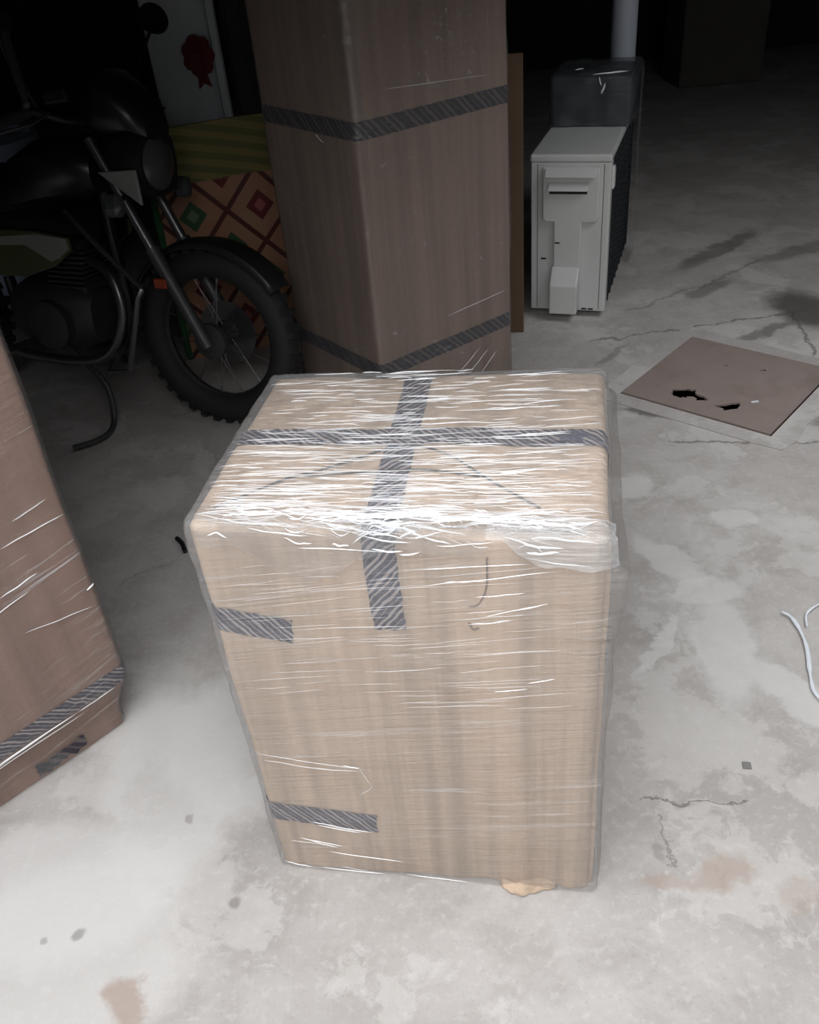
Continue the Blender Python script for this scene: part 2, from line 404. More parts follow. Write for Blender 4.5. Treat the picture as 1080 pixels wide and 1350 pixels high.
# ------------------------------------------------------------------ cartons
class Carton:
    """a slightly crooked box: eight corners, rounded edges, a surface that can be dented"""
    def __init__(self, bot, top, w, d, h, r, deform=None):
        self.c = [Vector(q) for q in bot] + [Vector(q) for q in top]
        self.w, self.d, self.h, self.r = w, d, h, r; self.pinch = None; self.deform = deform or (lambda x, y, z, n: 0.0)
        self.base = sum((self.c[i] for i in range(4)), Vector()) / 4; self.base.z = 0
    def P(self, x, y, z, off=0.0, extra=0.0):
        r = self.r; p = Vector((x, y, z))
        q = Vector((min(max(x, r), self.w - r), min(max(y, r), self.d - r), min(max(z, r * .5), self.h - r)))
        n = p - q
        if n.length < 1e-7: n = Vector((0, 0, 1)); 
        n.normalize()
        k = r if (z > r * .5 or z > 1e-4) else r
        p = q + n * (r + off + extra + self.deform(x, y, z, n))
        if z <= r * .5: p.z = max(p.z, z) if z >= 0 else z
        if self.pinch:
            k = self.pinch(p.z); p.x -= k * p.x / self.w; p.y += k * (1 - p.y / self.d)
        s, t, u = p.x / self.w, p.y / self.d, p.z / self.h
        c = self.c
        lo = (c[0] * (1 - s) + c[1] * s) * (1 - t) + (c[3] * (1 - s) + c[2] * s) * t
        hi = (c[4] * (1 - s) + c[5] * s) * (1 - t) + (c[7] * (1 - s) + c[6] * s) * t
        return lo * (1 - u) + hi * u
    def axis(self, L, n, r):
        a = [0, r * .3, r * .65, r]; b = [L - v for v in a[::-1]]
        return a + [r + (L - 2 * r) * i / n for i in range(1, n)] + b
    def shell(self, off=0.0, extra=None, n=(22, 18, 30), bottom=True, zmin=0.0):
        X, Y, Z = self.axis(self.w, n[0], self.r), self.axis(self.d, n[1], self.r), self.axis(self.h, n[2], self.r)
        Z = [max(z, zmin) for z in Z]
        idx = {}; mb = MB()
        def vid(i, j, k):
            if (i, j, k) not in idx:
                x, y, z = X[i], Y[j], Z[k]
                e = extra(x, y, z) if extra else 0
                idx[(i, j, k)] = len(mb.v); mb.v.append(self.P(x, y, z, off, e))
            return idx[(i, j, k)]
        a, b, c = len(X) - 1, len(Y) - 1, len(Z) - 1
        for i in range(a):
            for k in range(c):
                mb.f.append((vid(i, 0, k), vid(i + 1, 0, k), vid(i + 1, 0, k + 1), vid(i, 0, k + 1)))
                mb.f.append((vid(i, b, k), vid(i, b, k + 1), vid(i + 1, b, k + 1), vid(i + 1, b, k)))
        for j in range(b):
            for k in range(c):
                mb.f.append((vid(0, j, k), vid(0, j, k + 1), vid(0, j + 1, k + 1), vid(0, j + 1, k)))
                mb.f.append((vid(a, j, k), vid(a, j + 1, k), vid(a, j + 1, k + 1), vid(a, j, k + 1)))
        for i in range(a):
            for j in range(b):
                mb.f.append((vid(i, j, c), vid(i + 1, j, c), vid(i + 1, j + 1, c), vid(i, j + 1, c)))
                if bottom: mb.f.append((vid(i, j, 0), vid(i, j + 1, 0), vid(i + 1, j + 1, 0), vid(i + 1, j, 0)))
        return mb
    # unrolled sheets: 'F' front+top (t<0 down the front, t>0 back over the top), 'S' left side+front+right side (t = height)
    def unroll(self, sheet, s, t):
        if sheet == 'F': return (s, 0, self.h + t) if t < 0 else ((s, t, self.h) if t <= self.d else (s, self.d, self.h - (t - self.d)))
        if sheet == 'S':
            if s < 0: return (0, -s, t)
            if s > self.w: return (self.w, s - self.w, t)
            return (s, 0, t)
        if sheet == 'T':       # over the top from left to right side
            if s < 0: return (0, t, self.h + s)
            if s > self.w: return (self.w, t, self.h - (s - self.w))
            return (s, t, self.h)
    def strip(self, sheet, pts, width, off, ragged=.0025, n=70, na=5, uoff=0.0, ends=.006):
        """tape along a polyline of (s, t)"""
        pts = [Vector(q) for q in pts]; L = [0]
        for a, b in zip(pts, pts[1:]): L.append(L[-1] + (b - a).length)
        mb = MB(); mb.uv = []
        for i in range(n + 1):
            l = L[-1] * i / n
            k = max(j for j in range(len(pts) - 1) if L[j] <= l + 1e-9)
            f = (l - L[k]) / (L[k + 1] - L[k]); p = pts[k].lerp(pts[k + 1], f)
            d = (pts[k + 1] - pts[k]).normalized(); nn = Vector((-d.y, d.x))
            rg = [ragged * noise.noise((l * 60, 3.1 + sgn, uoff)) for sgn in (0, 9)]
            for j in range(na + 1):
                v = -width / 2 + width * j / na
                vv = v + (rg[0] if j == 0 else rg[1] if j == na else 0)
                e = 0
                if i in (0, n): e = (random.random() - .5) * ends
                q = p + nn * vv + d * e
                x, y, z = self.unroll(sheet, q.x, q.y)
                mb.v.append(self.P(x, y, z, off)); mb.uv.append((l + uoff, v))
        for i in range(n):
            for j in range(na):
                a = i * (na + 1) + j; mb.f.append((a, a + 1, a + na + 2, a + na + 1))
        return mb
    def crease(self, mb, sheet, a, b, wid, off, hgt, n=10, bow=0.0):
        a, b = Vector(a), Vector(b); d = (b - a); L = d.length; d.normalize(); nn = Vector((-d.y, d.x))
        V = []; Fs = []
        ph = random.random() * 10
        for i in range(n + 1):
            f = i / n; tap = min(1, 4 * f, 4 * (1 - f)) ** .6 + .05
            p = a.lerp(b, f) + nn * (bow * 4 * f * (1 - f) + .002 * noise.noise((f * 3, ph, 0)))
            w = wid * tap * (.7 + .6 * abs(noise.noise((f * 5, ph, 2))))
            for sgn, o_ in ((-1, off), (0, off + hgt * tap), (1, off)):
                x, y, z = self.unroll(sheet, *(p + nn * w * .5 * sgn)); V.append(self.P(x, y, z, o_))
        for i in range(n):
            for j in range(2): Fs.append((i * 3 + j, i * 3 + j + 1, i * 3 + j + 4, i * 3 + j + 3))
        mb.add(V, Fs)
    def cord(self, sheet, pts, rad, off, n=30):
        pts = [Vector(q) for q in pts]; out = []
        m = len(pts) - 1
        for i in range(n + 1):
            f = i / n * m; k = min(int(f), m - 1); g = f - k
            p0, p1, p2, p3 = pts[max(k - 1, 0)], pts[k], pts[k + 1], pts[min(k + 2, m)]
            q = .5 * ((2 * p1) + (p2 - p0) * g + (2 * p0 - 5 * p1 + 4 * p2 - p3) * g * g + (3 * p1 - p0 - 3 * p2 + p3) * g ** 3)
            out.append(self.P(*self.unroll(sheet, q.x, q.y), off))
        return MB().tube(out, rad, 6)

# ---- the big carton in the middle
def dent_main(x, y, z, n):
    e = .004 * noise.noise((x * 5, y * 5 + 3, z * 5))
    if n.y < -.5:
        k = min(1, max(0, (x - .22) / .2))
        e += k * (.0048 * math.sin(x * 62 + 1.2 * noise.noise((x * 3, z * 2, 0))) + .003 * noise.noise((x * 22, 0, z * 1.2)))
        if z > .64: e += .006 * noise.noise((x * 14, z * 14, 5)) * (z - .64) / .16
    if n.z > .5: e += .004 * noise.noise((x * 6, y * 7, 9))
    return e
B0, B1 = (-.303, 1.010, 0), (.263, .899, 0)
T0, T1, T2, T3 = (-.313, 1.016, .8), (.254, .889, .8), (.354, 1.356, .8), (-.216, 1.451, .8)
B2 = (.362, 1.362, 0); B3 = (-.206, 1.455, 0)
C1 = Carton([B0, B1, B2, B3], [T0, T1, T2, T3], .58, .46, .8, .016, dent_main)
big = thing('wrapped_carton', 'large pale carton in shiny film with crossed hatched tape on its lid', 'carton', C1.base)
og = C1.base
C1.shell().build('cardboard_body', M_CARD, big, True, origin=og)
for nm, sh_, pts, uo in [('packing_tape', 'F', [(.262, .46), (.275, .0), (.271, -.03), (.274, -.178)], 0),
                         ('packing_tape', 'T', [(-.10, .236), (0, .238), (.28, .247), (.58, .243), (.66, .243)], 3.3),
                         ('packing_tape', 'S', [(-.09, .645), (0, .628), (.124, .606)], 6.1),
                         ('packing_tape', 'S', [(-.09, .172), (0, .166), (.2, .152)], 8.7)]:
    C1.strip(sh_, pts, .047, .0018, uoff=uo).build(nm, M_TAPE, big, True, origin=og, sharp=0)
kn = MB(); kc = C1.P(.525, .245, .8, .002)
for k in range(5):
    a = k * 1.3; kn.lathe([(.001, 0), (.011, .001), (.013, .003), (.006, .007), (.001, .008)], 9, Matrix.Translation(kc + Vector((.010 * math.cos(a), .006 * math.sin(a), -.001))) @ Matrix.Rotation(a, 4, 'Z') @ Matrix.Diagonal((1.4, .6, .7, 1)))
kn.build('tape_crumple', M_NAVY, big, True, origin=og)
for pts in ([(.282, .222), (.344, .193), (.418, .124), (.486, .063)], [(.245, .205), (.168, .147), (.107, .114), (.03, .04)], [(.138, .127), (.228, .138), (.316, .149), (.397, .137)]):
    C1.cord('F', pts, .0017, .002).build('cord', M_CORD, big, True, origin=og)
# torn mark on the front, right of the tape
C1.cord('F', [(.419, -.035), (.416, -.09), (.404, -.122), (.39, -.130)], .0014, .001).build('tear', M_TEAR, big, True, origin=og)
C1.cord('F', [(.388, -.160), (.394, -.172), (.402, -.168)], .0016, .001).build('tear', M_TEAR, big, True, origin=og)
# crumpled tongue of cardboard squeezed out at the foot
mb = MB(); n1, n2 = 14, 7
for i in range(n1 + 1):
    for j in range(n2 + 1):
        s = .415 + .10 * i / n1; out = .026 * j / n2 * math.sin(math.pi * (i + .5) / (n1 + 1)) ** .5 * (1 + .3 * noise.noise((i * .6, 0, 2)))
        q = C1.P(s, 0, .02); dirv = Vector((-.197, -.98, 0))
        z = .002 + .012 * (1 - (j / n2) ** 2) + .006 * noise.noise((i * .7, j * .7, 1))
        mb.v.append(Vector((q.x, q.y, max(.002, z))) + dirv * (out - .004))
for i in range(n1):
    for j in range(n2):
        a = i * (n2 + 1) + j; mb.f.append((a, a + 1, a + n2 + 2, a + n2 + 1))
mb.build('crumpled_cardboard', M_CARD, big, True, origin=og, solid=.003)

def taut_main(x, y, z, n):     # film bridges the ripples of the cardboard
    e = .003 * noise.noise((x * 5, y * 5 + 3, z * 5)) + .001
    if n.y < -.5: e += .005 * min(1, max(0, (x - .22) / .2)) + (.002 if z > .64 else 0)
    if n.z > .5: e += .003
    return e
C1.deform = taut_main
def film_extra(x, y, z):
    e = .004 * noise.noise((x * 8, y * 8, z * 8)) + .0025 * noise.noise((x * 3, y * 30, z * 30))
    if x > .575 and z < .77:
        k = math.exp(-((z - .74) / .07) ** 2); e += .005 + .012 * k + .004 * noise.noise((y * 6, z * 7, 4))
    if x < .005: e += .004
    if z > .78 and y > .44: e += .002
    return max(e, -.0005)
C1.shell(.0035, film_extra, (40, 34, 60), bottom=False, zmin=.004).build('stretch_film', M_FILM, big, True, origin=og, sharp=0)
# loose overlap of film that hangs over the upper front edge
def skirt(C, s0, s1, low, off, n=50, m=12):
    mb = MB()
    for i in range(n + 1):
        s = s0 + (s1 - s0) * i / n
        L = low(s)
        for j in range(m + 1):
            t = .03 - (L + .03) * j / m
            over = max(0, s - C.w); ss = min(s, C.w)
            x, y, z = C.unroll('F', ss, t)
            q = C.P(x, y, z, off + .006 * max(0, -t) / .05 + .004 * noise.noise((s * 18, t * 25, 3)))
            mb.v.append(q + Vector((.98, -.2, 0)) * over)
    for i in range(n):
        for j in range(m):
            a = i * (m + 1) + j; mb.f.append((a, a + 1, a + m + 2, a + m + 1))
    return mb
def low_r(s): return .006 + .030 * max(0, min(1, (s - .44) / .06)) + .006 * noise.noise((s * 30, 0, 0))
skirt(C1, .42, .582, low_r, .007).build('loose_film', M_HAZE, big, True, origin=og, sharp=0)
def low_l(s): return .025 + .055 * math.exp(-((s - .17) / .07) ** 2) + .012 * noise.noise((s * 22, 1, 0))
skirt(C1, -.0, .42, low_l, .005).build('loose_film', M_FILM_T, big, True, origin=og, sharp=0)

cr = MB(); fa = MB()  # white ridges carry the highlights of the wrinkled film in their colour
for _ in range(620):       # lid: long fine wrinkles pulled across it
    t = random.uniform(.0, .45) if random.random() < .45 else abs(random.gauss(0, .14)) + .004
    if t > .45: continue
    L = random.uniform(.02, .11); s = random.uniform(.008, .572 - L)
    sl = random.gauss(.05, .06); strong = random.random() < .22
    C1.crease(cr if strong else fa, 'F', (s, t), (s + L, min(.455, max(.002, t + L * sl))), random.choice((.0005, .0007, .0009, .0012)) * (1 if strong else 1.7), .0065, .0012, 7, random.gauss(0, .002))
for _ in range(190):       # bunched film along the front edge
    t = max(-.03, random.gauss(.012, .013)); L = random.uniform(.02, .10); s = random.uniform(.01, .57 - L); strong = random.random() < .4
    C1.crease(cr if strong else fa, 'F', (s, t), (s + L, t + L * random.gauss(0, .12)), random.choice((.0007, .001, .0016, .0022)), .0085, .002, 7, random.gauss(0, .003))
for _ in range(26):        # white knot painting the glare beside the tape at the edge
    t = random.gauss(.0, .012); s = random.gauss(.23, .05); L = random.uniform(.02, .06)
    C1.crease(cr, 'F', (s, t), (s + L, t + random.gauss(0, .006)), .0022, .009, .002, 6, random.gauss(0, .004))
for a, b in [((.302, -.057), (.476, -.034)), ((.33, -.084), (.511, -.045)), ((.413, -.133), (.491, -.107)), ((.45, -.120), (.50, -.103)), ((.40, -.10), (.47, -.086)), ((.36, -.075), (.42, -.068)),
             ((.39, -.150), (.45, -.138)), ((.42, -.285), (.47, -.275)), ((.47, -.262), (.51, -.25))]:
    C1.crease(cr, 'F', a, b, .0012, .005, .001, 12)
for _ in range(80):       # faint slanting wrinkles on the front
    s = random.uniform(.02, .44); t = random.uniform(-.34, -.07); L = random.uniform(.05, .20)
    if s + L > .56: continue
    C1.crease(fa, 'F', (s, t), (s + L, t + L * random.uniform(.12, .22)), random.choice((.0005, .0008, .0012)), .0045, .0005, 8)
for a, b, w, st_ in [((.005, .325), (.20, .305), .0016, 0), ((.02, .31), (.14, .296), .0014, 0), ((.10, .30), (.19, .30), .0012, 0), ((.16, .312), (.19, .309), .001, 1), ((.19, .305), (.205, .26), .0022, 0), ((.205, .26), (.18, .235), .002, 0),
                ((.08, .15), (.19, .133), .0014, 1), ((.09, .142), (.17, .130), .0012, 1), ((.05, .10), (.13, .085), .001, 1), ((.07, .093), (.12, .08), .001, 1),
                ((.10, .066), (.24, .05), .0012, 1), ((.03, .09), (.09, .085), .001, 0), ((.01, .02), (.06, .01), .0016, 1), ((.08, .012), (.2, .006), .0014, 1), ((.24, .012), (.36, .006), .0012, 1), ((.12, .02), (.17, .012), .0012, 0)]:
    C1.crease(cr if st_ else fa, 'S', a, b, w, .006, .001, 10)
o = cr.build('crease_glints', M_CREASE_GLINT, big, True, origin=og); o['kind'] = 'stuff'
o = fa.build('wrinkle_glints', M_FAINT_GLINT, big, True, origin=og); o['kind'] = 'stuff'

# ---- the tall carton behind it
def rect_carton(x, y, a, w, d, h, r=.012, deform=None, pinch=None):
    ca, sa = math.cos(a), math.sin(a)
    b = [(x, y, 0), (x + w * ca, y + w * sa, 0), (x + w * ca - d * sa, y + w * sa + d * ca, 0), (x - d * sa, y + d * ca, 0)]
    return Carton(b, [(q[0], q[1], h) for q in b], w, d, h, r, deform)
C2 = rect_carton(-.046, 2.594, .626, .58, .501, 1.75, .014, lambda x, y, z, n: .004 * noise.noise((x * 6, y * 6, z * 3)))
tall = thing('wrapped_carton', 'tall dim brown carton standing behind the large pale carton, left of the air conditioner', 'carton', C2.base); og = C2.base
C2.shell(n=(16, 14, 30)).build('cardboard_body', M_CARD_SHADE, tall, True, origin=og)
for z, uo in ((.957, 0), (.228, 4)):
    C2.strip('S', [(-.50, z), (0, z), (.58, z), (.9, z)], .05, .002, n=120, uoff=uo).build('packing_tape', M_TAPE_D, tall, True, origin=og, sharp=0)
C2.strip('S', [(0, .98), (0, 1.72)], .055, .0025, n=30, na=8).build('edge_strip', M_FILM_T, tall, True, origin=og, sharp=0)
C2.shell(.004, lambda x, y, z: .003 * noise.noise((x * 8, y * 8, z * 8)), (24, 20, 50), bottom=False, zmin=.004).build('stretch_film', M_FILM_T, tall, True, origin=og, sharp=0)
cr = MB()
for a, b in [((.30, .10), (.42, .17)), ((.36, .09), (.46, .15)), ((.42, .07), (.5, .13)), ((.28, .33), (.56, .34)), ((-.2, .93), (-.16, .91)), ((.1, 1.05), (.5, 1.02))]:
    C2.crease(cr, 'S', a, b, .002, .006, .0015, 10)
o = cr.build('crease_glints', M_CREASE_GLINT, tall, True, origin=og); o['kind'] = 'stuff'

# ---- the carton at the left edge
def dent_left(x, y, z, n):
    e = .004 * noise.noise((x * 5, y * 5, z * 4 + 7))
    return e
LA = math.atan2(.684, .73)
C3 = rect_carton(-.646 - .62 * math.cos(LA), 1.41 - .62 * math.sin(LA), LA, .62, .52, 1.6, .012, dent_left)
C3.pinch = lambda z: .030 * math.sin(min(1, max(0, (.15 - z) / .12)) * math.pi / 2)
left = thing('wrapped_carton', 'brown film wrapped carton cut off by the left edge of the photo', 'carton', C3.base); og = C3.base
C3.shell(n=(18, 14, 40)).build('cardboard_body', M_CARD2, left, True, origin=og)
C3.strip('S', [(-.1, .147), (0, .147), (.62, .160), (.7, .16)], .045, .002, n=90, uoff=2).build('packing_tape', M_TAPE, left, True, origin=og, sharp=0)
C3.shell(.004, lambda x, y, z: .003 * noise.noise((x * 8, y * 8, z * 8)) + .002, (26, 20, 60), bottom=False, zmin=.004).build('stretch_film', M_FILM_L, left, True, origin=og, sharp=0)
cr = MB(); W3 = .62  # slanting highlights on this film, built as white ridges
for a, b, w in [((.138, .58), (.01, .586), .0022), ((.172, .486), (.093, .497), .0022), ((.02, .405), (.004, .41), .004), ((.24, .56), (.15, .575), .002), ((.10, .62), (.03, .63), .001), ((.16, .39), (.02, .363), .0008),
                ((.33, .128), (.12, .135), .003), ((.36, .12), (.18, .13), .0024), ((.36, .112), (.10, .118), .0014), ((.12, .135), (.03, .14), .0014), ((.3, .66), (.1, .69), .001), ((.25, .45), (.12, .47), .001)]:
    C3.crease(cr, 'S', (W3 - a[0], a[1]), (W3 - b[0], b[1]), w, .007, .002, 10)
o = cr.build('crease_glints', M_CREASE_GLINT, left, True, origin=og); o['kind'] = 'stuff'
C3.strip('S', [(.40, .028), (.52, .032)], .030, .006, .012, n=30).build('torn_tape', M_TAPE_D, left, True, origin=og, sharp=0)

# ------------------------------------------------------------------ outdoor air-conditioner unit
AW, AL, AH, AA = .297, .78, .638, R(-20.5)
ac = thing('air_conditioner', 'ivory outdoor air conditioner unit standing end-on beside the tall carton', 'air conditioner', (.584, 3.470, 0), (0, 0, AA))
Z0 = .028
def fx(u): return u * AW
def fz(v): return AH - v * (AH - Z0)
MB().box(.006, AW - .006, .004, AL, Z0, AH - .012).build('casing', M_ACW, ac, bevel=.006)
MB().box(-.004, AW + .004, -.006, AL + .004, AH - .03, AH).build('top_panel', M_ACW, ac, bevel=.008)
ep = MB()
ep.box(0, AW, -.004, .006, Z0, AH - .03)
ep.build('end_panel', M_ACW, ac, bevel=.004)
ep = MB()
ep.prism([(fx(.16), fz(.07)), (fx(.88), fz(.07)), (fx(.88), fz(.385)), (fx(.83), fz(.405)), (fx(.67), fz(.405)), (fx(.67), fz(.70)), (fx(.31), fz(.70)), (fx(.31), fz(.405)), (fx(.21), fz(.405)), (fx(.16), fz(.385))], 'y', -.024, -.003)
ep.build('raised_panel', M_ACW, ac, bevel=.005)
hd = MB(); hd.prism([(-.052, fz(.118)), (-.024, fz(.075)), (-.022, fz(.118))], 'x', fx(.20), fx(.84)); hd.build('handle_ledge', M_ACW, ac, bevel=.002)
hd = MB(); hd.prism([(-.050, fz(.20)), (-.024, fz(.155)), (-.022, fz(.20))], 'x', fx(.24), fx(.74)); hd.build('handle_ledge', M_ACW, ac, bevel=.002)
MB().box(fx(.25), fx(.73), -.0248, -.023, fz(.228), fz(.20)).build('handle_slot', M_BLACKP, ac)
vc = MB(); vc.prism([(-.075, fz(.79)), (-.024, fz(.69)), (-.003, fz(.69)), (-.003, fz(.985)), (-.075, fz(.985))], 'x', fx(.29), fx(.66)); vc.build('valve_cover', M_ACW, ac, bevel=.006)
for u, v in ((.36, .535), (.17, .65), (.73, .985), (.82, .985)):
    MB().box(fx(u) - .010, fx(u) + .010, -.0250 if u == .36 else -.006, -.003, fz(v) - .003, fz(v) + .003).build('screw_slot', M_BLACKP, ac)
for u in (.085, .925):
    MB().box(fx(u) - .0018, fx(u) + .0018, -.0046, -.003, Z0 + .01, AH - .035).build('panel_seam', M_GREY, ac)
MB().box(AW - .012, AW + .012, .03, .075, .50, .585).build('side_grip', M_ACW, ac, bevel=.008)
MB().box(AW - .004, AW + .003, .0, .05, Z0, AH - .03).build('corner_post', M_ACW, ac, bevel=.002)
MB().box(AW - .006, AW + .001, .05, AL - .02, Z0 + .02, AH - .035).build('coil_panel', M_ACD, ac)
cg = MB()
for i in range(24): cg.box(AW + .001, AW + .006, .052, AL - .022, .06 + i * .0225, .064 + i * .0225)
for i in range(9): cg.box(AW + .002, AW + .008, .06 + i * .085, .064 + i * .085, .05, .60)
o = cg.build('coil_guard', M_ACD, ac)
for yy in (.10, .60):
    MB().box(.04, AW - .04, yy, yy + .06, 0, Z0 + .004).build('foot', M_BLACKP, ac, bevel=.004)

# dark film-wrapped box on its rear half
def loc_ac(x, y): return (.584 + x * math.cos(AA) - y * math.sin(AA), 3.470 + x * math.sin(AA) + y * math.cos(AA))
bx0, bx1, by0, by1, bz0, bz1 = .0, .315, .425, .775, AH + .001, AH + .185
bb = [(*loc_ac(bx0, by0), bz0), (*loc_ac(bx1, by0), bz0), (*loc_ac(bx1, by1), bz0), (*loc_ac(bx0, by1), bz0)]
C4 = Carton(bb, [(q[0], q[1], bz1) for q in bb], bx1 - bx0, by1 - by0, bz1 - bz0, .012, lambda x, y, z, n: .004 * noise.noise((x * 9, y * 9, z * 9)))
C4.base = Vector((sum(q[0] for q in bb) / 4, sum(q[1] for q in bb) / 4, bz0))
pk = thing('film_wrapped_box', 'low dark box bundled in clear film on top of the air conditioner', 'box', C4.base)
M_DKBOX = simple('charcoal_board', srgb(40, 43, 48), .7, var=.2)
C4.shell(n=(8, 8, 6)).build('box_body', M_DKBOX, pk, True, origin=C4.base)
C4.shell(.005, lambda x, y, z: .012 * noise.noise((x * 14, y * 14, z * 14)) + .006, (20, 20, 16), bottom=False, zmin=.004).build('film_cover', M_BAG, pk, True, origin=C4.base, sharp=0)
cr = MB()
C4.crease(cr, 'F', (.20, -.06), (.215, -.02), .010, .02, .004, 6); C4.crease(cr, 'F', (.20, -.03), (.19, -.005), .006, .02, .003, 6); C4.crease(cr, 'F', (.09, .02), (.12, .05), .006, .02, .003, 6)
C4.crease(cr, 'F', (.16, .0), (.30, .01), .004, .02, .003, 6)
o = cr.build('crease_glints', M_CREASE_GLINT, pk, True, origin=C4.base); o['kind'] = 'stuff'
# hanging tail of film down the right side
mb = MB(); nn_, mm_ = 10, 24
for i in range(nn_ + 1):
    for j in range(mm_ + 1):
        yl = by1 - .16 + .16 * i / nn_; z = bz1 - .02 - (bz1 - .03) * j / mm_
        x, y = loc_ac(bx1 + .018 + .010 * noise.noise((yl * 15, z * 4, 2)), yl)
        mb.v.append(Vector((x, y, z)))
for i in range(nn_):
    for j in range(mm_):
        a = i * (mm_ + 1) + j; mb.f.append((a, a + 1, a + mm_ + 2, a + mm_ + 1))
mb.build('film_tail', M_FILM_T, pk, True, origin=C4.base, sharp=0)

# pale pipe rising behind it
pp = thing('drain_pipe', 'pale vertical plastic pipe rising behind the air conditioner', 'pipe', (1.135, 4.33, 0))
MB().lathe([(.056, 0), (.056, CEIL_Z)], 24).build('pipe_body', M_PVC, pp, True)
MB().lathe([(.062, .50), (.064, .51), (.064, .60), (.062, .61)], 24).build('pipe_collar', M_PVC, pp, True)
MB().lathe([(.07, 0), (.07, .03), (.058, .05)], 24).build('base_flange', M_PVC, pp, True)

# board propped behind the tall carton
wb = MB().box(-.07, .07, -.012, .012, 0, 1.0).build('wooden_board', M_WOOD, bevel=.003)
wb.location = (.458, 3.32, 0); wb.rotation_euler = (R(-4), 0, R(-10))
tag(wb, 'narrow brown board standing upright in the gap right of the tall carton', 'board')

# ------------------------------------------------------------------ hatch plate in the floor
def ragged(pts, n=4, amp=.006, seed=0):
    out = []
    for i, a in enumerate(pts):
        b = pts[(i + 1) % len(pts)]
        for k in range(n):
            f = k / n; out.append((a[0] + (b[0] - a[0]) * f + amp * noise.noise((i * 3.1 + k, seed, 0)), a[1] + (b[1] - a[1]) * f + amp * noise.noise((i * 2.7 + k, seed, 5))))
    return out
hatch = thing('floor_hatch', 'square rusty metal hatch plate with a torn hole, set in the concrete floor', 'hatch', (HC.x, HC.y, 0))
og = (HC.x, HC.y, 0)
ring_out = ragged([hatch_pt(u, v) for u, v in [(-HX - .075, -HY - .07), (HX + .07, -HY - .07), (HX + .085, HY + .06), (-HX - .07, HY + .085)]], 7, .018, 2)
ring_in = [hatch_pt(u, v) for u, v in [(-HX - .005, -HY - .005), (HX + .005, -HY - .005), (HX + .005, HY + .005), (-HX - .005, HY + .005)]]
plate_mesh(ring_out, [ring_in], .0, .0035).build('cement_rim', M_FLOOR, hatch, origin=og)
lp1 = ragged([hatch_pt(u, v) for u, v in [(-.128, -.155), (-.09, -.130), (-.060, -.115), (-.045, -.140), (.004, -.158), (.0, -.180), (-.05, -.172), (-.080, -.200), (-.118, -.186)]], 4, .016, 4)
lp2 = ragged([hatch_pt(u, v) for u, v in [(.040, -.182), (.078, -.152), (.096, -.114), (.114, -.166), (.082, -.200)]], 4, .014, 7)
lp3 = ragged([hatch_pt(u, v) for u, v in [(-.062, .100), (-.052, .112), (-.045, .104), (-.054, .097)]], 2, .003, 1)
lp4 = ragged([hatch_pt(u, v) for u, v in [(.055, .130), (.070, .146), (.078, .136), (.064, .126)]], 2, .004, 8)
sq = [hatch_pt(u, v) for u, v in [(-HX, -HY), (HX, -HY), (HX, HY), (-HX, HY)]]
plate_mesh(sq, [lp1, lp2, lp3, lp4], .001, .0075).build('metal_plate', M_RUST, hatch, origin=og)
g = hatch_pt(.139, -.098)
o = MB().box(-.013, .013, -.004, .004, 0, .004).build('paper_scrap', M_STRIP, bevel=.001)
o.location = (g[0], g[1], .0077); o.rotation_euler = (0, 0, R(5)); tag(o, 'tiny white scrap lying on the rusty hatch plate', 'scrap')

# ------------------------------------------------------------------ patterned mat standing against the pillar
mt = MB(); mt.uv = []
A_ = Vector((-.824, 3.355, 0)); B_ = Vector((-.14, 3.505, 0)); Lm = (B_ - A_).length; dm = (B_ - A_).normalized(); nm_ = Vector((dm.y, -dm.x, 0))
nx, nz = 24, 24
for side in (1, -1):
    for i in range(nx + 1):
        for k in range(nz + 1):
            s, z = Lm * i / nx, .865 * k / nz
            wv = .018 * math.sin(s * 9 + z * 2) + .012 * noise.noise((s * 4, z * 4, 0))
            back = .03 * z
            mt.v.append(A_ + dm * s + Vector((0, 0, z)) - nm_ * back + nm_ * (wv + side * .007)); mt.uv.append((s, z))
st = (nx + 1) * (nz + 1)
for b in (0, st):
    for i in range(nx):
        for k in range(nz):
            a = b + i * (nz + 1) + k; mt.f.append((a, a + 1, a + nz + 2, a + nz + 1))
for i in range(nx):
    for k in (0, nz):
        a = i * (nz + 1) + k; mt.f.append((a, a + nz + 1, st + a + nz + 1, st + a))
for k in range(nz):
    for i in (0, nx):
        a = i * (nz + 1) + k; mt.f.append((a, a + 1, st + a + 1, st + a))
rug = thing('woven_mat', 'woven mat with red and green lozenges standing behind the motorcycle wheel', 'mat', (A_.x + .3, A_.y + .06, 0))
rug_o = rug.location.copy()
mt.build('mat_panel', mat_mat(), rug, True, origin=rug_o)
M_GRN = simple('bottle_green_fabric', srgb(36, 84, 50), .8)
bd = MB()
for sgn in (0,):
    pts = [(A_ + Vector((0, 0, z)) - nm_ * .03 * z + nm_ * .018 * math.sin(z * 2)) for z in [i * .865 / 12 for i in range(13)]]
    bd.tube(pts, .016, 6)
bd.build('green_binding', M_GRN, rug, True, origin=rug_o)

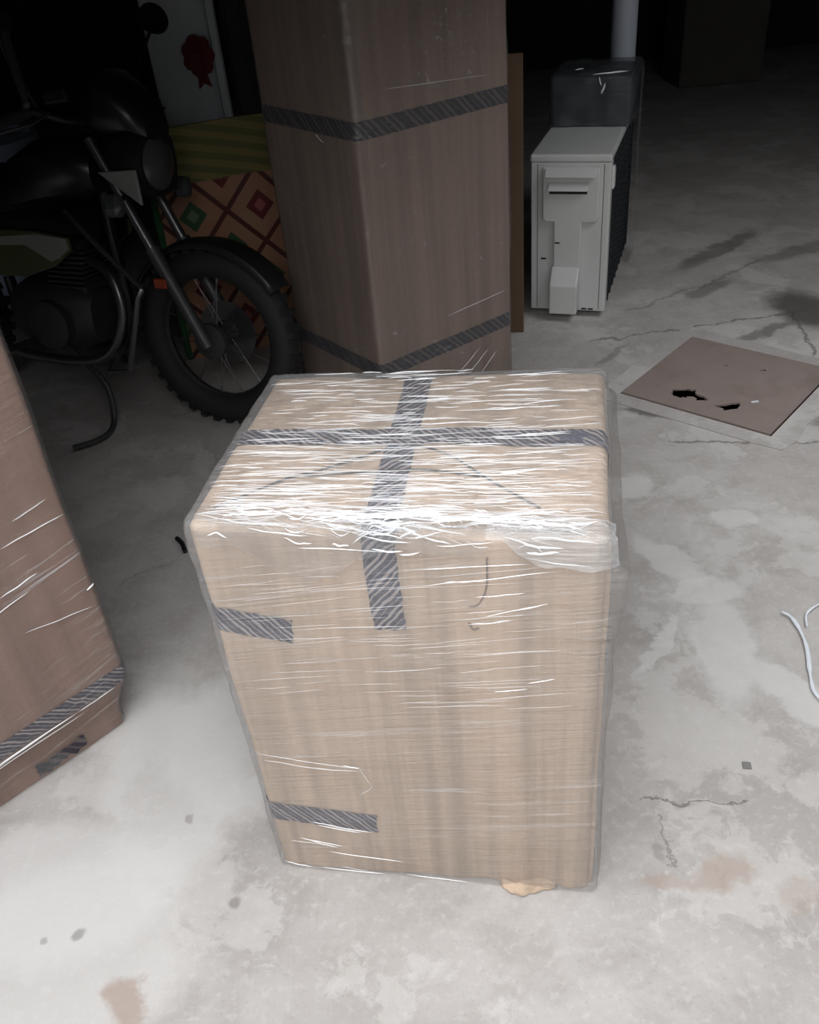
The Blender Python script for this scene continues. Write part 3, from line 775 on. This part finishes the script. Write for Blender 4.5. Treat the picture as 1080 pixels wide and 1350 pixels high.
# red cloth ornament on the pillar
rd = MB(); 
for i in range(7):
    a = i * 2 * math.pi / 7
    c = Vector((.034 * math.cos(a), 0, .045 * math.sin(a)))
    rd.lathe([(.001, -.012), (.024, -.006), (.030, .004), (.012, .012), (.001, .013)], 9, Matrix.Translation(c) @ Matrix.Rotation(R(90), 4, 'X') @ Matrix.Rotation(.3 * i, 4, 'Z'))
rd.lathe([(.001, -.010), (.018, 0), (.014, .016), (.001, .02)], 9, Matrix.Rotation(R(90), 4, 'X'))
rd.prism([(-.014, -.04), (.014, -.04), (.030, -.11), (.004, -.095), (-.02, -.115)], 'y', -.006, .004)
o = rd.build('cloth_rosette', M_RED, None, True); o.location = (-.628, 3.762, 1.035)
tag(o, 'dark red cloth rosette hanging on the whitewashed pillar', 'ornament')

# pale tub half seen behind the handlebar
tb = thing('plastic_tub', 'pale blue-grey plastic tub at the left edge behind the motorcycle', 'tub', (-1.80, 4.35, 0))
MB().lathe([(.20, 0), (.215, .02), (.25, .66), (.25, .70), (.235, .70), (.2, .04)], 32).build('tub_wall', M_TUB, tb, True)
MB().lathe([(.248, .68), (.272, .685), (.275, .715), (.25, .722), (.236, .70)], 32).build('tub_rim', M_TUB, tb, True)

def dense(pts, k=6):
    P_ = [Vector(q) for q in pts]; out = []
    for i in range(len(P_) - 1):
        a, b, c, d = P_[max(i - 1, 0)], P_[i], P_[i + 1], P_[min(i + 2, len(P_) - 1)]
        for j in range(k):
            t = j / k; out.append(.5 * ((2 * b) + (c - a) * t + (2 * a - 5 * b + 4 * c - d) * t * t + (3 * b - a - 3 * c + d) * t ** 3))
    return out + [P_[-1]]
# ------------------------------------------------------------------ motorcycle
HDG = R(-25); LEAN = -.12
bike = thing('motorcycle', 'black motorcycle with lime side panel parked behind the left carton', 'motorcycle',
             (-.60 - .62 * math.cos(HDG), 2.80 - .62 * math.sin(HDG), .004), (LEAN, 0, HDG))
def wheel(x):
    Mx = Matrix.Translation((x, 0, .30)) @ Matrix.Rotation(R(90), 4, 'X')
    prof = [(.252 + .048 * math.cos(a), .046 * math.sin(a)) for a in [2 * math.pi * k / 12 for k in range(12)]]
    w = MB().lathe(prof, 40, Mx, closed=True).build('tyre', M_RUBBER, bike, True)
    kn = MB()
    for k in range(36):
        a = 2 * math.pi * k / 36
        for s in (-1, 1):
            Mk = Mx @ Matrix.Rotation(a + (.04 if s > 0 else 0), 4, 'Z')
            kn.box(.288, .302, -.012, .012, s * .020 - .012, s * .020 + .012, Mk)
    o = kn.build('tread_blocks', M_RUBBER, w); o['kind'] = 'stuff'
    MB().lathe([(.212, -.022), (.222, -.026), (.212, -.014), (.206, 0), (.212, .014), (.222, .026), (.212, .022), (.202, 0)], 40, Mx, closed=True).build('rim', M_ALU, bike, True)
    MB().lathe([(.018, -.07), (.045, -.05), (.03, -.03), (.03, .03), (.06, .04), (.06, .06), (.018, .07)], 20, Mx).build('hub', M_ALU, bike, True)
    sp = MB()
    for k in range(28):
        a = 2 * math.pi * k / 28; b = a + (.35 if k % 2 else -.35); s = .03 if k % 4 < 2 else -.03
        p = Mx @ Vector((.035 * math.cos(a), .035 * math.sin(a), s)); q = Mx @ Vector((.207 * math.cos(b), .207 * math.sin(b), 0))
        sp.tube([p, q], .0016, 4)
    o = sp.build('spokes', M_CHROME, bike); o['kind'] = 'stuff'
wheel(.62); wheel(-.62)
MB().lathe([(.03, -.058), (.11, -.056), (.11, -.053), (.03, -.051)], 28, Matrix.Translation((.62, 0, .30)) @ Matrix.Rotation(R(90), 4, 'X')).build('brake_disc', M_CHROME, bike, True)
for s in (-1, 1):
    top = Vector((.30, .085 * s, .93)); bot = Vector((.63, .085 * s, .29)); md = top.lerp(bot, .55)
    MB().tube([top, md], .016, 10).build('fork_tube', M_CHROME, bike, True)
    MB().tube([md - (bot - top) * .04, bot], [.024, .022], 10).build('fork_slider', M_ALU, bike, True)
    MB().box(-.022, .022, -.006, .006, -.016, .016, Matrix.Translation((.50, .11 * s, .50))).build('reflector', M_ORANGE, bike, bevel=.003)
def arc_strip(cx, cz, rad, a0, a1, hw, n=20, drop=.02):
    mb = MB(); prof = [(-hw, -drop), (-hw * .8, -.004), (0, .004), (hw * .8, -.004), (hw, -drop)]
    for i in range(n + 1):
        a = R(a0 + (a1 - a0) * i / n)
        for y, e in prof: mb.v.append(Vector((cx + (rad + e) * math.cos(a), y, cz + (rad + e) * math.sin(a))))
    for i in range(n):
        for j in range(4): a = i * 5 + j; mb.f.append((a, a + 1, a + 6, a + 5))
    return mb
arc_strip(.62, .30, .325, 35, 150, .06).build('front_fender', M_BLACKP, bike, True, solid=.004)
arc_strip(-.62, .30, .36, 40, 165, .075).build('rear_fender', M_BLACKP, bike, True, solid=.004)
# headlamp in a cowl, with a pale cheek
def loft(secs, n=12):
    """sections (x, z, half width, half height) swept along x, super-elliptic"""
    mb = MB()
    for x, z, w_, h_ in secs:
        for k in range(n):
            a = 2 * math.pi * k / n; c, s = math.cos(a), math.sin(a)
            mb.v.append(Vector((x, w_ * math.copysign(abs(c) ** .7, c), z + h_ * math.copysign(abs(s) ** .7, s))))
    for i in range(len(secs) - 1):
        for k in range(n): mb.f.append((i * n + k, i * n + (k + 1) % n, (i + 1) * n + (k + 1) % n, (i + 1) * n + k))
    mb.f += [tuple(range(n))[::-1], tuple((len(secs) - 1) * n + k for k in range(n))]
    return mb
hl = loft([(.30, .86, .05, .05), (.36, .86, .09, .09), (.45, .855, .10, .105), (.485, .85, .095, .10)]).build('headlamp', M_BLACKP, bike, True)
MB().lathe([(.001, .025), (.05, .018), (.08, 0), (.08, -.01)], 20, Matrix.Translation((.485, 0, .85)) @ Matrix.Rotation(R(90), 4, 'Y')).build('lens', M_LENS, hl, True)
loft([(.26, 1.0, .07, .05), (.36, 1.02, .12, .10), (.46, .99, .10, .06), (.50, .95, .06, .03)]).build('cowl', M_PAINT, bike, True)
MB().prism([(.33, .835), (.475, .845), (.48, .74)], 'y', -.112, -.100).build('cowl_cheek', M_WHITE, bike, bevel=.003)
for s in (-1, 1):
    MB().tube([(.40, .09 * s, .76), (.42, .17 * s, .75)], .008, 8).build('indicator_stem', M_BLACKP, bike, True)
    loft([(.40, .75, .01, .01), (.415, .75, .024, .034), (.45, .75, .024, .034), (.46, .75, .01, .014)]).build('indicator', M_LENS, bike, True).location = (0, .18 * s, 0)
hb = MB().tube(dense([(.20, -.36, .99), (.24, -.25, 1.02), (.29, -.12, .98), (.29, .12, .98), (.24, .25, 1.02), (.20, .36, .99)]), .011, 10).build('handlebar', M_BLACKP, bike, True)
for s in (-1, 1):
    MB().tube([(.24, .25 * s, 1.02), (.195, .38 * s, .988)], .018, 10).build('grip', M_RUBBER, hb, True)
    MB().tube([(.27, .20 * s, 1.01), (.29, .30 * s, .99), (.25, .39 * s, .975)], .005, 6).build('lever', M_ALU, hb, True)
    MB().tube([(.25, .22 * s, 1.03), (.26, .30 * s, 1.15), (.28, .34 * s, 1.22)], .006, 6).build('mirror_stalk', M_BLACKP, hb, True)
    MB().lathe([(.001, -.012), (.055, -.01), (.06, .004), (.001, .006)], 16, Matrix.Translation((.28, .36 * s, 1.25)) @ Matrix.Rotation(R(80), 4, 'Y') @ Matrix.Diagonal((.8, 1.3, 1, 1))).build('mirror', M_BLACKP, hb, True)
MB().tube([(.315, -.35, 1.225), (.325, -.35, 1.13), (.336, -.35, 1.05)], [.012, .014, .009], 8).build('hand_guard', M_BLACKP, hb, True)
MB().lathe([(.001, -.012), (.012, -.006), (.012, .006), (.001, .012)], 10, Matrix.Translation((.336, -.35, 1.045))).build('guard_end', M_ALU, hb, True)
dash = MB().box(.24, .34, -.07, .07, 1.00, 1.045, Matrix.Rotation(R(-6), 4, 'Y')).build('instrument_panel', M_BLACKP, bike, bevel=.01)
MB().box(.36, .385, -.03, .05, 1.045, 1.055).build('dial_glass', M_LENS, bike, bevel=.003)
loft([(-.14, .74, .09, .05), (-.05, .78, .13, .09), (.08, .82, .15, .11), (.20, .83, .13, .10), (.27, .82, .08, .06)]).build('fuel_tank', M_PAINT, bike, True)
loft([(-.75, .86, .06, .02), (-.65, .85, .11, .035), (-.4, .80, .13, .045), (-.2, .78, .12, .05), (-.10, .79, .09, .05)]).build('seat', M_SEAT, bike, True)
for s in (-1, 1):
    sp_ = MB().prism([(-.16, .50), (-.02, .50), (.13, .545), (.205, .60), (.20, .64), (.08, .655), (-.16, .655)], 'y', .148 * s, .162 * s).build('side_panel', M_GREEN, bike, bevel=.004)
    MB().prism([(-.16, .60), (.02, .61), (.12, .56), (.16, .575), (.20, .605), (.198, .638), (.08, .648), (-.16, .625)], 'y', .163 * s, .166 * s).build('pale_stripe', M_WHITE, sp_, bevel=.001)
    loft([(-.16, .60, .008, .09), (.02, .62, .012, .10), (.2, .64, .008, .05)]).build('shroud', M_PAINT, bike, True).location = (0, .135 * s, 0)
    MB().box(-.66, -.30, .10 * s - .012, .10 * s + .012, .60, .74).build('tail_panel', M_PAINT, bike, bevel=.01)
en = loft([(-.20, .34, .08, .09), (-.12, .35, .13, .12), (.06, .34, .13, .13), (.16, .34, .08, .09)], 14).build('crankcase', M_ALU, bike, True)
MB().lathe([(.07, -.15), (.085, -.145), (.085, -.12), (.08, .12)], 20, Matrix.Translation((.02, 0, .33)) @ Matrix.Rotation(R(90), 4, 'X') @ Matrix.Rotation(R(180), 4, 'Y')).build('clutch_cover', M_ALU, en, True)
for i in range(8):
    MB().box(.00, .15, -.085, .085, .45 + i * .017, .457 + i * .017, Matrix.Translation((.02 * i / 4, 0, 0))).build('cylinder_fin', M_ALU, en, bevel=.002)
MB().box(.03, .14, -.06, .06, .42, .60).build('cylinder', M_ALU, bike, bevel=.01)
MB().tube(dense([(.15, -.04, .55), (.27, -.07, .50), (.30, -.09, .36), (.20, -.12, .22), (-.1, -.15, .22), (-.3, -.17, .30)]), .018, 10).build('exhaust_pipe', M_CHROME, bike, True)
MB().tube([(-.28, -.17, .29), (-.34, -.18, .32), (-.80, -.20, .47), (-.82, -.20, .48)], [.02, .042, .046, .03], 14).build('muffler', M_PAINT, bike, True)
MB().tube(dense([(.28, 0, .90), (.24, 0, .70), (.26, 0, .30), (.10, 0, .22), (-.20, 0, .24), (-.26, 0, .45)]), .02, 10).build('frame_cradle', M_PAINT, bike, True)
MB().tube([(.28, 0, .88), (.0, 0, .70), (-.3, 0, .68), (-.75, 0, .78)], .018, 10).build('frame_spine', M_PAINT, bike, True)
for s in (-1, 1):
    MB().tube([(-.24, .09 * s, .34), (-.62, .10 * s, .30)], .018, 8).build('swingarm', M_PAINT, bike, True)
    MB().tube([(-.42, .12 * s, .70), (-.56, .11 * s, .36)], .022, 10).build('shock_absorber', M_CHROME, bike, True)
    MB().tube([(-.05, .10 * s, .27), (-.05, .27 * s, .28)], .012, 8).build('foot_peg', M_RUBBER, bike, True)
MB().tube([(.157, -.10, .711), (.25, -.11, .63), (.423, -.115, .481)], .009, 8).build('engine_guard', M_ALU, bike, True)
MB().tube([(.495, -.20, .505), (.485, -.215, .48), (.405, -.22, .233), (.30, -.20, .21), (.26, -.03, .28)], .010, 8).build('engine_guard', M_CHROME, bike, True)
MB().tube(dense([(.05, -.12, .26), (.20, -.13, .14), (.24, -.16, .02), (.265, -.25, -.012), (.20, -.34, -.026)]), .010, 8).build('stand', M_ALU, bike, True)
MB().tube([(-.02, .10, .25), (-.04, .24, .09), (-.05, .30, .045)], .011, 8).build('side_stand', M_ALU, bike, True)

# ------------------------------------------------------------------ small things on the floor
def floor_strip(name, pts, w_, label, cat):
    mb = MB(); P_ = [Vector(q) for q in pts]; n = len(P_)
    mb.tube([(q.x, q.y, q.z + .004) for q in P_], [w_ * (.5 if i in (0, n - 1) else .75 + .5 * noise.noise((i * .9, w_ * 99, 0))) for i in range(n)], 8, flat=.45)
    o = mb.build(name, M_STRIP, None, True, origin=(P_[0].x, P_[0].y, 0)); return tag(o, label, cat)
floor_strip('plastic_strip', dense([(.868, 1.556, .004), (.884, 1.525, .004), (.878, 1.44, .003), (.846, 1.34, .003), (.838, 1.29, .003), (.86, 1.22, .003)]), .0055, 'long milky plastic strip curling on the floor at the right edge', 'strip')
floor_strip('plastic_strip', dense([(.905, 1.50, .003), (.925, 1.545, .004), (.98, 1.575, .004), (1.03, 1.57, .003)]), .0035, 'short thin plastic strip beside the long one at the right edge', 'strip')
o = MB().prism([(-.009, -.008), (.008, -.009), (.009, .008), (-.008, .009)], 'z', 0, .003).build('stone_chip', M_GREY, bevel=.001)
o.location = (.628, 1.131, 0); o.rotation_euler = (0, 0, R(-8)); tag(o, 'small grey square chip on the floor right of the large carton', 'chip')
o = MB().tube([(0, 0, .006), (.02, -.03, .008), (.035, -.07, .006)], .007, 6).build('crack_bar', M_BLACKP, None, True)  # stands for a dark crack in the floor
o.location = (-.68, 2.10, 0); tag(o, 'short dark bar standing for a crack in the floor behind the left corner of the large carton', 'strap')
